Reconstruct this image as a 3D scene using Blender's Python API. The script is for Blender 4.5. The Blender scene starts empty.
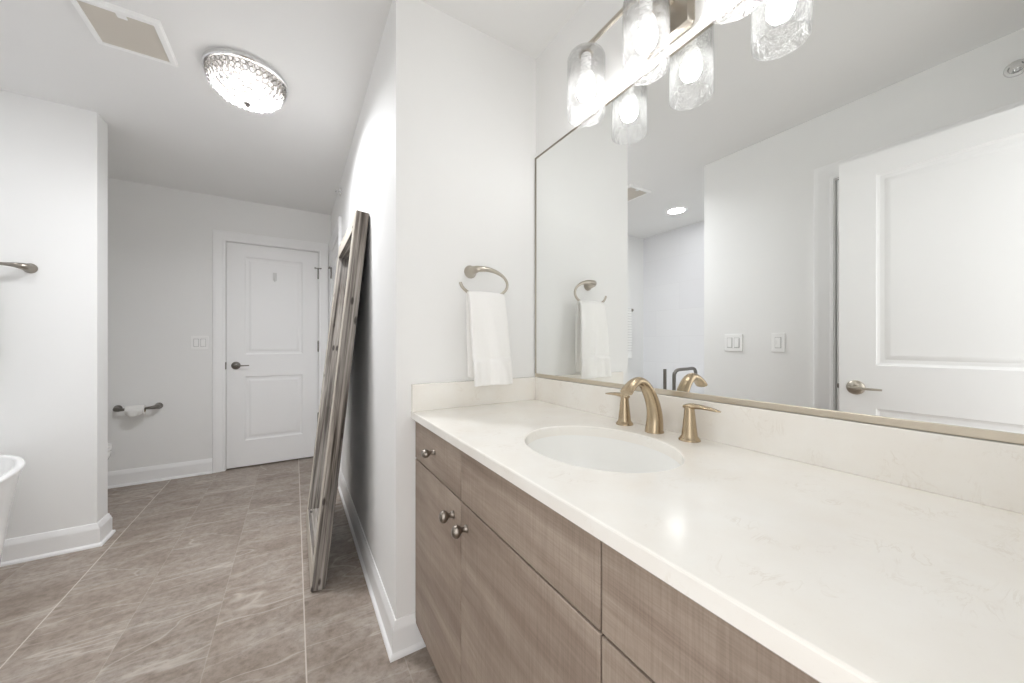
import bpy, bmesh, math, random
from mathutils import Vector, Matrix

PI = math.pi
R = math.radians
SC = bpy.context.scene
COL = SC.collection

# ------------------------------------------------------------------ camera, world, exposure
cam_d = bpy.data.cameras.new('camera')
cam = bpy.data.objects.new('camera', cam_d)
COL.objects.link(cam)
cam.location = (0.0, 0.0, 1.14)
cam.rotation_euler = (R(90), 0, R(-31.5))
cam_d.sensor_width = 36.0
cam_d.lens = 355.0 / 1024.0 * 36.0
cam_d.shift_y = 1.5 / 1024.0
cam_d.clip_start = 0.01
SC.camera = cam

world = bpy.data.worlds.new('world')
SC.world = world
world.use_nodes = True
bg = world.node_tree.nodes['Background']
bg.inputs['Color'].default_value = (1.0, 1.0, 1.0, 1)      # daylight of the next room, through the open doorway
bg.inputs['Strength'].default_value = 2.2

VS = SC.view_settings
VS.view_transform = 'Standard'
VS.look = 'None'
VS.gamma = 1.0
VS.use_curve_mapping = False
VS.exposure = 0.16
BULB_VANITY = 39.0
BULB_CEILING = 14.0
WATTS_CEILING = 26.5
LENS_CAN = 55.0

cy = SC.cycles
cy.max_bounces = 20
cy.diffuse_bounces = 14
cy.glossy_bounces = 6
cy.transmission_bounces = 8
cy.transparent_max_bounces = 24
cy.caustics_reflective = True
cy.blur_glossy = 0.7
cy.caustics_refractive = False
cy.sample_clamp_indirect = 12.0
cy.use_denoising = True

# ------------------------------------------------------------------ room dimensions (metres)
H = 2.44            # ceiling
X_MIRROR = 0.945    # mirror wall face
X_HALL = 0.317      # hall wall face
Y_RET = 1.331       # short wall with the towel ring
Y_FAR = 4.04        # wall with the far door
X_TUB = -1.85       # tiled wall of the tub nook
X_LEFT = -0.69      # wall opposite the mirror
Y_NOOK = 1.487      # near end of the tub nook
Y_STUB = 2.925      # stub wall, near face
Y_STUB2 = 3.056
X_STUB = -0.947
Y_BACK = -0.08      # wall with the entrance doorway
T = 0.12

# ------------------------------------------------------------------ node helpers
class NT:
    def __init__(s, name):
        s.m = bpy.data.materials.new(name); s.m.use_nodes = True
        s.t = s.m.node_tree; s.t.nodes.clear()
        s.out = s.t.nodes.new('ShaderNodeOutputMaterial')
    def n(s, kind, **kw):
        nd = s.t.nodes.new(kind)
        for k, v in kw.items():
            if hasattr(nd, k) and k not in nd.inputs: setattr(nd, k, v)
            else: nd.inputs[k].default_value = v
        return nd
    def l(s, a, b): s.t.links.new(a, b)
    def noise(s, vec, scale, detail=4.0, rough=0.55, dist=0.0):
        nd = s.n('ShaderNodeTexNoise')
        nd.inputs['Scale'].default_value = scale; nd.inputs['Detail'].default_value = detail
        nd.inputs['Roughness'].default_value = rough; nd.inputs['Distortion'].default_value = dist
        if vec is not None: s.l(vec, nd.inputs['Vector'])
        return nd.outputs['Fac']
    def ramp(s, fac, stops):
        nd = s.n('ShaderNodeValToRGB'); e = nd.color_ramp.elements
        while len(e) < len(stops): e.new(0.5)
        for i, (p, c) in enumerate(stops):
            e[i].position = p; e[i].color = c if len(c) == 4 else (*c, 1)
        s.l(fac, nd.inputs['Fac']); return nd.outputs['Color']
    def mapping(s, vec, scale=(1, 1, 1), loc=(0, 0, 0), rot=(0, 0, 0)):
        nd = s.n('ShaderNodeMapping')
        nd.inputs['Scale'].default_value = scale; nd.inputs['Location'].default_value = loc
        nd.inputs['Rotation'].default_value = rot
        s.l(vec, nd.inputs['Vector']); return nd.outputs['Vector']
    def math(s, op, a, b=None):
        nd = s.n('ShaderNodeMath'); nd.operation = op
        for i, v in enumerate((a, b)):
            if v is None: continue
            if isinstance(v, (int, float)): nd.inputs[i].default_value = v
            else: s.l(v, nd.inputs[i])
        return nd.outputs[0]
    def mix(s, fac, a, b, mode='MIX'):
        nd = s.n('ShaderNodeMix'); nd.data_type = 'RGBA'; nd.blend_type = mode
        for idx, v in ((0, fac), (6, a), (7, b)):
            if isinstance(v, (int, float)): nd.inputs[idx].default_value = v
            elif isinstance(v, tuple): nd.inputs[idx].default_value = v if len(v) == 4 else (*v, 1)
            else: s.l(v, nd.inputs[idx])
        return nd.outputs[2]
    def obj(s): return s.n('ShaderNodeTexCoord').outputs['Object']
    def pos(s): return s.n('ShaderNodeNewGeometry').outputs['Position']
    def bump(s, h, strength=0.2, dist=0.001):
        nd = s.n('ShaderNodeBump'); nd.inputs['Strength'].default_value = strength; nd.inputs['Distance'].default_value = dist
        s.l(h, nd.inputs['Height']); return nd.outputs['Normal']
    def bsdf(s, color=None, rough=0.5, metal=0.0, normal=None, spec=0.5, **kw):
        b = s.n('ShaderNodeBsdfPrincipled')
        if color is not None:
            if isinstance(color, tuple): b.inputs['Base Color'].default_value = (*color[:3], 1)
            else: s.l(color, b.inputs['Base Color'])
        if isinstance(rough, (int, float)): b.inputs['Roughness'].default_value = rough
        else: s.l(rough, b.inputs['Roughness'])
        b.inputs['Metallic'].default_value = metal
        b.inputs['Specular IOR Level'].default_value = spec
        if normal is not None: s.l(normal, b.inputs['Normal'])
        for k, v in kw.items(): b.inputs[k.replace('_', ' ')].default_value = v
        s.l(b.outputs[0], s.out.inputs['Surface']); return b

def srgb(r, g, b):
    f = lambda c: c / 12.92 if c <= 0.04045 else ((c + 0.055) / 1.055) ** 2.4
    return tuple(f(v / 255.0) for v in (r, g, b))

def paint(name, c, rough=0.6, bump=0.05, scale=220, spec=0.3):
    t = NT(name); p = t.pos()
    f = t.noise(p, 3.0, 3)
    col = t.mix(f, tuple(v * 0.985 for v in c), tuple(min(1, v * 1.012) for v in c))
    t.bsdf(col, rough, normal=t.bump(t.noise(p, scale, 2), bump, 0.0006), spec=spec)
    return t.m

def metal(name, c, rough=0.25, aniso=0.0, bump=0.004):
    t = NT(name); p = t.obj()
    f = t.noise(t.mapping(p, (40, 40, 400)), 3.0, 2)
    col = t.mix(f, tuple(v * 0.97 for v in c), tuple(min(1, v * 1.02) for v in c))
    t.bsdf(col, rough, 1.0, normal=t.bump(f, bump, 0.0004))
    return t.m

def emit(name, c, strength):
    t = NT(name)
    e = t.n('ShaderNodeEmission'); e.inputs['Color'].default_value = (*c, 1); e.inputs['Strength'].default_value = strength
    t.l(e.outputs[0], t.out.inputs['Surface']); return t.m

M = {}
M['wall'] = paint('wall_paint', srgb(240, 240, 239), 0.62)
M['ceil'] = paint('ceiling_paint', srgb(238, 238, 237), 0.8)
M['trim'] = paint('trim_enamel', srgb(246, 246, 246), 0.35, 0.01, spec=0.5)
M['door'] = paint('door_enamel', srgb(244, 244, 244), 0.38, 0.02, 160, spec=0.5)
M['plastic'] = paint('white_plastic', srgb(247, 247, 246), 0.35, 0.0, spec=0.5)
M['clear'] = paint('cloudy_hook_plastic', srgb(222, 222, 221), 0.3, 0.0, spec=0.5)
M['shade_bezel'] = paint('switch_gap_shade', srgb(196, 196, 195), 0.6, 0.0)  # grey stands in for the shade in the gap around each rocker
M['porcelain'] = paint('white_porcelain', srgb(248, 248, 246), 0.12, 0.0, spec=0.5)
M['acrylic'] = paint('tub_acrylic', srgb(244, 244, 243), 0.18, 0.0, spec=0.5)
M['grille'] = paint('vent_grille_plastic', srgb(222, 216, 206), 0.5, 0.0)
M['nickel'] = metal('brushed_nickel', (0.52, 0.475, 0.41), 0.28)
M['champagne'] = metal('champagne_bronze', (0.50, 0.40, 0.275), 0.27)
M['gunmetal'] = metal('dark_nickel', (0.24, 0.225, 0.205), 0.32)
M['nickel_d'] = metal('satin_nickel', (0.34, 0.31, 0.27), 0.3)
M['pewter'] = metal('pewter_knob', (0.29, 0.258, 0.225), 0.28)
M['chrome'] = metal('polished_chrome', (0.78, 0.78, 0.78), 0.12)
M['edge_metal'] = metal('mirror_edge_metal', (0.36, 0.33, 0.28), 0.4)
M['trim_metal'] = metal('mirror_channel_metal', (0.66, 0.60, 0.50), 0.35)
M['plate_d'] = paint('glow_damping_paint', (0.20, 0.195, 0.19), 0.6, 0.0)
M['dark'] = paint('dark_recess', (0.02, 0.019, 0.018), 0.8, 0.0)
M['backing'] = paint('black_backing_board', (0.02, 0.02, 0.026), 0.7, 0.0)
M['paper'] = paint('toilet_paper', srgb(240, 239, 236), 0.9, 0.15, 120)
M['card'] = paint('cardboard_core', srgb(165, 140, 110), 0.9, 0.1)
M['bulb'] = emit('lit_vanity_bulb', (1.0, 0.995, 0.99), BULB_VANITY)
M['bulb2'] = emit('lit_ceiling_bulb', (0.985, 0.99, 1.0), BULB_CEILING)
M['lens'] = emit('lit_downlight_lens', (0.97, 0.985, 1.0), LENS_CAN)

def mat_mirror():
    t = NT('silvered_glass'); f = t.noise(t.pos(), 2.0, 1)
    t.bsdf(t.mix(f, (0.905, 0.92, 0.912), (0.915, 0.925, 0.918)), 0.0, 1.0); return t.m
M['mirror'] = mat_mirror()

def mat_glass(name, tint, gloss, milk, bump, scale, edge):
    """thin clear textured glass: lets light straight through, glints, and carries a little milky seed texture"""
    t = NT(name); p = t.obj()
    h = t.noise(p, scale, 3, 0.6)
    nrm = t.bump(h, bump, 0.008)
    tr = t.n('ShaderNodeBsdfTransparent'); tr.inputs['Color'].default_value = (*tint, 1)
    gl = t.n('ShaderNodeBsdfGlossy'); gl.inputs['Roughness'].default_value = 0.08; t.l(nrm, gl.inputs['Normal'])
    tl = t.n('ShaderNodeBsdfTranslucent'); tl.inputs['Color'].default_value = (0.95, 0.95, 0.94, 1); t.l(nrm, tl.inputs['Normal'])
    lw = t.n('ShaderNodeLayerWeight'); lw.inputs['Blend'].default_value = 0.25; t.l(nrm, lw.inputs['Normal'])
    seeds = t.ramp(t.noise(p, scale * 1.6, 2), [(0.50, (0, 0, 0)), (0.68, (1, 1, 1))])
    m1 = t.n('ShaderNodeMixShader'); t.l(t.math('ADD', t.math('ADD', t.math('MULTIPLY', seeds, milk), milk * 0.3), t.math('MULTIPLY', lw.outputs['Fresnel'], edge)), m1.inputs[0])
    t.l(tr.outputs[0], m1.inputs[1]); t.l(tl.outputs[0], m1.inputs[2])
    m2 = t.n('ShaderNodeMixShader')
    t.l(t.math('MINIMUM', t.math('MULTIPLY', lw.outputs['Fresnel'], gloss), 0.9), m2.inputs[0])
    t.l(m1.outputs[0], m2.inputs[1]); t.l(gl.outputs[0], m2.inputs[2])
    t.l(m2.outputs[0], t.out.inputs['Surface']); return t.m
M['shade'] = mat_glass('seeded_shade_glass', (0.965, 0.965, 0.965), 0.55, 0.035, 1.0, 60, 0.085)
M['crystal'] = mat_glass('crystal_bead_glass', (0.95, 0.95, 0.96), 0.14, 0.003, 0.5, 160, 0.001)

def mat_floor():
    t = NT('stone_look_floor_tile'); p = t.pos()
    sx = t.n('ShaderNodeSeparateXYZ'); t.l(p, sx.inputs[0])
    X, Y = sx.outputs['X'], sx.outputs['Y']
    W, L = 0.305, 0.61
    u = t.math('DIVIDE', t.math('SUBTRACT', X, 0.035), W)
    col_id = t.math('FLOOR', u)
    fu = t.math('SUBTRACT', u, col_id)
    v = t.math('ADD', t.math('DIVIDE', Y, L), t.math('MULTIPLY', col_id, 0.3333))
    row_id = t.math('FLOOR', v); fv = t.math('SUBTRACT', v, row_id)
    du = t.math('MULTIPLY', t.math('MINIMUM', fu, t.math('SUBTRACT', 1.0, fu)), W)
    dv = t.math('MULTIPLY', t.math('MINIMUM', fv, t.math('SUBTRACT', 1.0, fv)), L)
    gu = t.math('LESS_THAN', du, 0.0016); gv = t.math('LESS_THAN', dv, 0.0014)
    # every third joint along the room is wider and paler
    u3 = t.math('DIVIDE', u, 3.0); f3 = t.math('SUBTRACT', u3, t.math('FLOOR', u3))
    d3 = t.math('MULTIPLY', t.math('MINIMUM', f3, t.math('SUBTRACT', 1.0, f3)), W * 3)
    g3 = t.math('LESS_THAN', d3, 0.0024)
    cid = t.n('ShaderNodeCombineXYZ'); t.l(col_id, cid.inputs[0]); t.l(row_id, cid.inputs[1])
    wn = t.n('ShaderNodeTexWhiteNoise'); wn.noise_dimensions = '2D'; t.l(cid.outputs[0], wn.inputs['Vector'])
    off = t.n('ShaderNodeVectorMath'); off.operation = 'MULTIPLY_ADD'
    t.l(wn.outputs['Color'], off.inputs[0]); off.inputs[1].default_value = (7, 7, 7); t.l(p, off.inputs[2])
    q = off.outputs[0]
    cloud = t.noise(t.mapping(q, (2.4, 4.0, 1), rot=(0, 0, R(12))), 1.6, 6, 0.62, 0.6)
    base = t.ramp(cloud, [(0.27, (0.245, 0.194, 0.156)), (0.5, (0.345, 0.290, 0.246)), (0.74, (0.425, 0.377, 0.336))])
    fine = t.noise(q, 38.0, 5, 0.7)
    base = t.mix(0.6, base, t.ramp(fine, [(0.3, (0.5, 0.47, 0.44)), (0.6, (1.08, 1.08, 1.08))]), 'MULTIPLY')
    speck = t.ramp(t.noise(q, 85.0, 2, 0.5), [(0.27, (1, 1, 1)), (0.33, (0, 0, 0))])
    base = t.mix(t.math('MULTIPLY', speck, 0.45), base, (0.17, 0.13, 0.10))
    vn = t.noise(t.mapping(q, (0.6, 3.6, 1), rot=(0, 0, R(16))), 1.7, 5, 0.55, 0.5)
    vein = t.ramp(t.math('ABSOLUTE', t.math('SUBTRACT', vn, 0.5)), [(0.0, (1, 1, 1)), (0.022, (0, 0, 0))])
    base = t.mix(t.math('MULTIPLY', vein, 0.22), base, (0.64, 0.59, 0.54))
    v2 = t.noise(t.mapping(q, (0.55, 2.1, 1), loc=(3.1, 1.7, 0), rot=(0, 0, R(-10))), 1.5, 3, 0.45, 0.35)
    vein2 = t.ramp(t.math('ABSOLUTE', t.math('SUBTRACT', v2, 0.48)), [(0.0, (1, 1, 1)), (0.006, (0, 0, 0))])
    base = t.mix(t.math('MULTIPLY', vein2, 0.42), base, (0.68, 0.63, 0.57))
    pv = t.math('ADD', 0.95, t.math('MULTIPLY', wn.outputs['Value'], 0.1))
    hv = t.n('ShaderNodeHueSaturation'); t.l(pv, hv.inputs['Value']); t.l(base, hv.inputs['Color'])
    base = hv.outputs['Color']
    base = t.mix(t.math('MULTIPLY', gv, 0.28), base, (0.25, 0.21, 0.18))
    base = t.mix(t.math('MULTIPLY', gu, 0.22), base, (0.62, 0.57, 0.51))
    base = t.mix(t.math('MULTIPLY', g3, 0.75), base, (0.66, 0.61, 0.55))
    g = t.math('MAXIMUM', t.math('MAXIMUM', gu, gv), g3)
    hgt = t.math('SUBTRACT', t.math('MULTIPLY', fine, 0.2), g)
    t.bsdf(base, 0.42, normal=t.bump(hgt, 0.25, 0.001), spec=0.4); return t.m
M['floor'] = mat_floor()

def mat_quartz():
    t = NT('white_quartz'); p = t.pos()
    base = t.ramp(t.noise(p, 9.0, 4), [(0.3, srgb(242, 238, 231)), (0.7, srgb(246, 244, 239))])
    w = t.noise(t.mapping(p, (6.5, 15, 9), rot=(0, 0, R(25))), 1.8, 5, 0.6, 1.3)
    vein = t.ramp(t.math('ABSOLUTE', t.math('SUBTRACT', w, 0.5)), [(0.0, (1, 1, 1)), (0.028, (0, 0, 0))])
    gate = t.ramp(t.noise(p, 14.0, 3), [(0.53, (0, 0, 0)), (0.66, (1, 1, 1))])
    k = t.math('MULTIPLY', t.math('MULTIPLY', vein, gate), 0.27)
    c = t.mix(k, base, srgb(205, 192, 174))
    sp = t.ramp(t.noise(p, 260.0, 2), [(0.66, (0, 0, 0)), (0.74, (1, 1, 1))])
    c = t.mix(t.math('MULTIPLY', sp, 0.08), c, srgb(205, 195, 178))
    t.bsdf(c, 0.14, spec=0.5); return t.m
M['quartz'] = mat_quartz()

def mat_cabinet():
    t = NT('grey_brown_textured_wood'); o = t.obj()
    oi = t.n('ShaderNodeObjectInfo')
    ad = t.n('ShaderNodeVectorMath'); ad.operation = 'ADD'; t.l(o, ad.inputs[0])
    cx = t.n('ShaderNodeCombineXYZ'); t.l(t.math('MULTIPLY', oi.outputs['Random'], 5.0), cx.inputs[2]); t.l(cx.outputs[0], ad.inputs[1])
    q = ad.outputs[0]
    broad = t.noise(t.mapping(q, (1, 0.9, 7.0)), 2.2, 4, 0.55, 0.4)
    streak = t.noise(t.mapping(q, (1, 2.0, 60.0)), 2.0, 4, 0.6)
    vert = t.noise(t.mapping(q, (1, 330.0, 9.0)), 1.0, 2, 0.6)
    hor = t.noise(t.mapping(q, (1, 14.0, 420.0)), 1.0, 2, 0.6)
    c = t.ramp(broad, [(0.3, srgb(146, 130, 118)), (0.5, srgb(162, 147, 134)), (0.72, srgb(178, 164, 151))])
    c = t.mix(0.22, c, t.ramp(streak, [(0.32, (0.72, 0.70, 0.68)), (0.65, (1.08, 1.08, 1.08))]), 'MULTIPLY')
    c = t.mix(0.38, c, t.ramp(vert, [(0.36, (0.74, 0.72, 0.70)), (0.6, (1.08, 1.08, 1.08))]), 'MULTIPLY')
    c = t.mix(0.4, c, t.ramp(hor, [(0.36, (0.76, 0.74, 0.72)), (0.6, (1.06, 1.06, 1.06))]), 'MULTIPLY')
    t.bsdf(c, 0.5, normal=t.bump(t.math('ADD', vert, hor), 0.12, 0.0006), spec=0.3); return t.m
M['cabinet'] = mat_cabinet()

def mat_barn(name, axis, pale=False):
    t = NT(name); o = t.obj()
    oi = t.n('ShaderNodeObjectInfo')
    ad = t.n('ShaderNodeVectorMath'); ad.operation = 'ADD'; t.l(o, ad.inputs[0])
    cx = t.n('ShaderNodeCombineXYZ')
    for i in range(3): t.l(t.math('MULTIPLY', oi.outputs['Random'], 3.0 + i), cx.inputs[i])
    t.l(cx.outputs[0], ad.inputs[1]); q = ad.outputs[0]
    s1 = [55, 55, 55]; s1[axis] = 1.3
    s2 = [110, 110, 110]; s2[axis] = 3.0
    s3 = [9, 9, 9]; s3[axis] = 2.2
    g1 = t.noise(t.mapping(q, tuple(s1)), 1.0, 5, 0.65, 0.25)
    g2 = t.noise(t.mapping(q, tuple(s2)), 1.0, 3, 0.6)
    pt = t.noise(t.mapping(q, tuple(s3)), 1.0, 3, 0.5)
    c = t.ramp(g1, [(0.32, (0.022, 0.018, 0.016)), (0.42, (0.12, 0.102, 0.088)), (0.52, (0.27, 0.237, 0.207)), (0.66, (0.48, 0.44, 0.395))])
    c = t.mix(t.ramp(pt, [(0.38, (0, 0, 0)), (0.62, (0.30, 0.30, 0.30))]), c, (0.42, 0.41, 0.40))
    c = t.mix(0.75, c, t.ramp(g2, [(0.33, (0.30, 0.28, 0.265)), (0.56, (1.12, 1.12, 1.12))]), 'MULTIPLY')
    if pale: c = t.mix(0.72, c, (0.66, 0.61, 0.53))
    vo = t.n('ShaderNodeTexVoronoi'); s4 = [20, 20, 20]; s4[axis] = 7.0
    t.l(t.mapping(q, tuple(s4)), vo.inputs['Vector']); vo.inputs['Scale'].default_value = 1.0
    kn = t.ramp(vo.outputs['Distance'], [(0.10, (1, 1, 1)), (0.17, (0, 0, 0))])
    c = t.mix(t.math('MULTIPLY', kn, 0.8), c, (0.035, 0.028, 0.026))
    t.bsdf(c, 0.82, normal=t.bump(t.math('ADD', g1, g2), 0.5, 0.0015), spec=0.2); return t.m
M['barn_z'] = mat_barn('weathered_barn_wood_upright', 2)
M['barn_y'] = mat_barn('weathered_barn_wood_rail', 1)
M['barn_zp'] = mat_barn('pale_sawn_front_upright', 2, True)
M['barn_yp'] = mat_barn('pale_sawn_front_rail', 1, True)

def mat_towel(name, c, stripes=False):
    t = NT(name); o = t.obj()
    f = t.noise(o, 420.0, 3, 0.7); g = t.noise(o, 60.0, 3)
    col = t.mix(f, tuple(v * 0.95 for v in c), tuple(min(1, v * 1.03) for v in c))
    h = t.math('ADD', f, t.math('MULTIPLY', g, 0.8))
    if stripes:
        sx = t.n('ShaderNodeSeparateXYZ'); t.l(o, sx.inputs[0])
        w = t.math('FRACT', t.math('MULTIPLY', sx.outputs['Z'], 32.0))
        w = t.math('MULTIPLY', t.math('LESS_THAN', w, 0.32), t.math('GREATER_THAN', sx.outputs['Z'], 0.09))
        col = t.mix(t.math('MULTIPLY', w, 0.30), col, srgb(160, 160, 162))
    t.bsdf(col, 0.95, normal=t.bump(h, 0.55, 0.003), spec=0.1, Sheen_Weight=0.25); return t.m
M['towel'] = mat_towel('white_terry', srgb(251, 250, 248))
M['towel_s'] = mat_towel('striped_terry', srgb(243, 243, 241), True)

def mat_tile():
    t = NT('white_gloss_wall_tile'); p = t.pos()
    br = t.n('ShaderNodeTexBrick'); br.offset = 0.5
    t.l(t.mapping(p, (1, 1, 1), rot=(0, R(90), R(90))), br.inputs['Vector'])
    br.inputs['Scale'].default_value = 1.0; br.inputs['Brick Width'].default_value = 0.61; br.inputs['Row Height'].default_value = 0.305
    br.inputs['Mortar Size'].default_value = 0.002
    br.inputs['Color1'].default_value = (*srgb(236, 236, 238), 1); br.inputs['Color2'].default_value = (*srgb(233, 233, 236), 1)
    br.inputs['Mortar'].default_value = (*srgb(229, 229, 231), 1)
    t.bsdf(br.outputs['Color'], 0.18, normal=t.bump(br.outputs['Fac'], -0.1, 0.001)); return t.m
M['tile'] = mat_tile()

# ------------------------------------------------------------------ mesh helpers
class MB:
    def __init__(s): s.bm = bmesh.new()
    def box(s, x0, x1, y0, y1, z0, z1, bev=0.0, seg=2):
        bm = bmesh.new()
        r = bmesh.ops.create_cube(bm, size=1.0)
        for v in bm.verts:
            v.co = Vector(((x0 + x1) / 2 + v.co.x * (x1 - x0), (y0 + y1) / 2 + v.co.y * (y1 - y0), (z0 + z1) / 2 + v.co.z * (z1 - z0)))
        if bev > 0:
            bmesh.ops.bevel(bm, geom=bm.edges[:], offset=bev, segments=seg, profile=0.6, affect='EDGES')
        s.join(bm); return s
    def join(s, bm, mtx=None):
        me = bpy.data.meshes.new('tmp'); bm.to_mesh(me); bm.free()
        if mtx is not None: me.transform(mtx)
        s.bm.from_mesh(me); bpy.data.meshes.remove(me)
    def loft(s, rings, cap0=True, cap1=True, closed=True):
        vs = [[s.bm.verts.new(p) for p in r] for r in rings]
        for a, b in zip(vs[:-1], vs[1:]):
            n = len(a)
            for i in range(n if closed else n - 1):
                j = (i + 1) % n
                try: s.bm.faces.new((a[i], a[j], b[j], b[i]))
                except ValueError: pass
        if cap0: s.bm.faces.new(list(reversed(vs[0])))
        if cap1: s.bm.faces.new(vs[-1])
        return s
    def lathe(s, prof, c=(0, 0, 0), axis=(0, 0, 1), n=32, sx=1.0, sy=1.0, cap0=True, cap1=True):
        """prof: (radius, height along axis)"""
        az = Vector(axis).normalized()
        ref = Vector((0, 0, 1)) if abs(az.z) < 0.9 else Vector((1, 0, 0))
        ax = ref.cross(az).normalized(); ay = az.cross(ax)
        c = Vector(c)
        rings = []
        for r, h in prof:
            r = max(r, 1e-5)
            rings.append([c + az * h + ax * (math.cos(2 * PI * i / n) * r * sx) + ay * (math.sin(2 * PI * i / n) * r * sy) for i in range(n)])
        return s.loft(rings, cap0, cap1)
    def tube(s, pts, radii, n=14, ref=(0, 0, 1), cap=True, closed=False):
        """radii: number, or (a, b): a across (ref x tangent), b along the remaining normal"""
        P = [Vector(p) for p in pts]; rings = []
        if not isinstance(radii, (list,)): radii = [radii] * len(P)
        last = None
        for i, p in enumerate(P):
            if closed: tg = P[(i + 1) % len(P)] - P[i - 1]
            elif i == 0: tg = P[1] - P[0]
            elif i == len(P) - 1: tg = P[-1] - P[-2]
            else: tg = (P[i + 1] - P[i]).normalized() + (P[i] - P[i - 1]).normalized()
            tg.normalize()
            if last is None:
                a = Vector(ref).cross(tg)
                if a.length < 1e-4: a = Vector((1, 0, 0)).cross(tg)
                a.normalize()
            else:
                a = last - tg * last.dot(tg); a.normalize()
            last = a; b = tg.cross(a)
            r = radii[i]; ra, rb = r if isinstance(r, tuple) else (r, r)
            rings.append([p + a * (math.cos(2 * PI * k / n) * ra) + b * (math.sin(2 * PI * k / n) * rb) for k in range(n)])
        if closed: rings.append(rings[0])
        return s.loft(rings, cap and not closed, cap and not closed)
    def sweep(s, path, prof, side, fmap, caps=True):
        """profile (out, height) along a 2-D path with mitred corners; side=+1 puts 'out' to the left of the path"""
        P = [Vector((a, b, 0)) for a, b in path]; rings = []
        for i, p in enumerate(P):
            d0 = (P[i] - P[i - 1]).normalized() if i > 0 else None
            d1 = (P[i + 1] - P[i]).normalized() if i < len(P) - 1 else None
            nrm = lambda d: Vector((-d.y, d.x, 0)) * side
            if d0 is None: m = nrm(d1)
            elif d1 is None: m = nrm(d0)
            else:
                n0, n1 = nrm(d0), nrm(d1); m = (n0 + n1) / (1 + n0.dot(n1))
            rings.append([Vector(fmap(p.x + m.x * o, p.y + m.y * o, h)) for o, h in prof])
        return s.loft(rings, caps, caps)
    def build(s, name, mat, parent=None, loc=(0, 0, 0), angle=38, local=False, flat=False, wn=True):
        bmesh.ops.remove_doubles(s.bm, verts=s.bm.verts[:], dist=1e-6)
        bmesh.ops.recalc_face_normals(s.bm, faces=s.bm.faces[:])
        me = bpy.data.meshes.new(name); s.bm.to_mesh(me); s.bm.free()
        o = bpy.data.objects.new(name, me); COL.objects.link(o)
        if parent is not None:
            o.parent = parent
            if not local: me.transform(Matrix.Translation(-root_of(parent).location))
        else:
            o.location = loc
            if not local: me.transform(Matrix.Translation(-Vector(loc)))
        if mat is not None: me.materials.append(mat)
        if not flat and len(me.polygons):
            me.shade_smooth(); me.set_sharp_from_angle(angle=R(angle))
            if wn:
                w = o.modifiers.new('even_shading', 'WEIGHTED_NORMAL'); w.keep_sharp = True; w.weight = 80
        return o

def root_of(o):
    while o.parent is not None: o = o.parent
    return o

def tag(o, label, cat, group=None, kind=None):
    o['label'] = label; o['category'] = cat
    if group: o['group'] = group
    if kind: o['kind'] = kind
    return o

def empty(name, loc, label, cat, group=None, kind=None):
    o = bpy.data.objects.new(name, None); COL.objects.link(o)
    o.location = loc; o.empty_display_size = 0.05
    return tag(o, label, cat, group, kind)

def dup(o, parent=None, delta=(0, 0, 0)):
    """copy of one thing or part, with copies of everything below it"""
    c = o.copy(); COL.objects.link(c)
    if parent is not None: c.parent = parent
    c.location = Vector(o.location) + Vector(delta)
    for ch in list(o.children): dup(ch, c)
    return c

def smooth_path(pts, k=6):
    """Catmull-Rom through the points"""
    P = [Vector(p) for p in pts]; out = []
    for i in range(len(P) - 1):
        p0 = P[max(i - 1, 0)]; p1 = P[i]; p2 = P[i + 1]; p3 = P[min(i + 2, len(P) - 1)]
        for j in range(k):
            t = j / k
            out.append(0.5 * ((2 * p1) + (p2 - p0) * t + (2 * p0 - 5 * p1 + 4 * p2 - p3) * t * t + (3 * p1 - p0 - 3 * p2 + p3) * t ** 3))
    out.append(P[-1]); return out

def smooth_vals(vals, k=6):
    v = smooth_path([(a, 0, 0) if not isinstance(a, tuple) else (a[0], a[1], 0) for a in vals], k)
    return [(p.x, p.y) if isinstance(vals[0], tuple) else p.x for p in v]

# ------------------------------------------------------------------ the setting
def struct(name, mb, mat, label, cat, loc=(0, 0, 0)):
    o = mb.build(name, mat, loc=loc); return tag(o, label, cat, kind='structure')

struct('floor', MB().box(-1.97, 1.07, -1.6, 4.16, -0.08, 0.0), M['floor'], 'grey-brown stone-look tile floor of the bathroom', 'floor')
struct('ceiling', MB().box(-1.97, 1.07, -0.2, 4.16, H, H + 0.1), M['ceil'], 'flat white painted ceiling of the bathroom', 'ceiling')

def wall_y(x0, x1, y0, y1, hole=None, deep=None):
    """wall whose long side runs along x; hole = (xa, xb, ztop); deep = how far the hole goes in from y0 (None: right through)"""
    m = MB()
    if hole is None: return m.box(x0, x1, y0, y1, 0, H)
    a, b, zt = hole
    m.box(x0, a, y0, y1, 0, H); m.box(b, x1, y0, y1, 0, H); m.box(a, b, y0, y1, zt, H)
    if deep: m.box(a, b, y0 + deep, y1, 0, zt)
    return m

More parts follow.
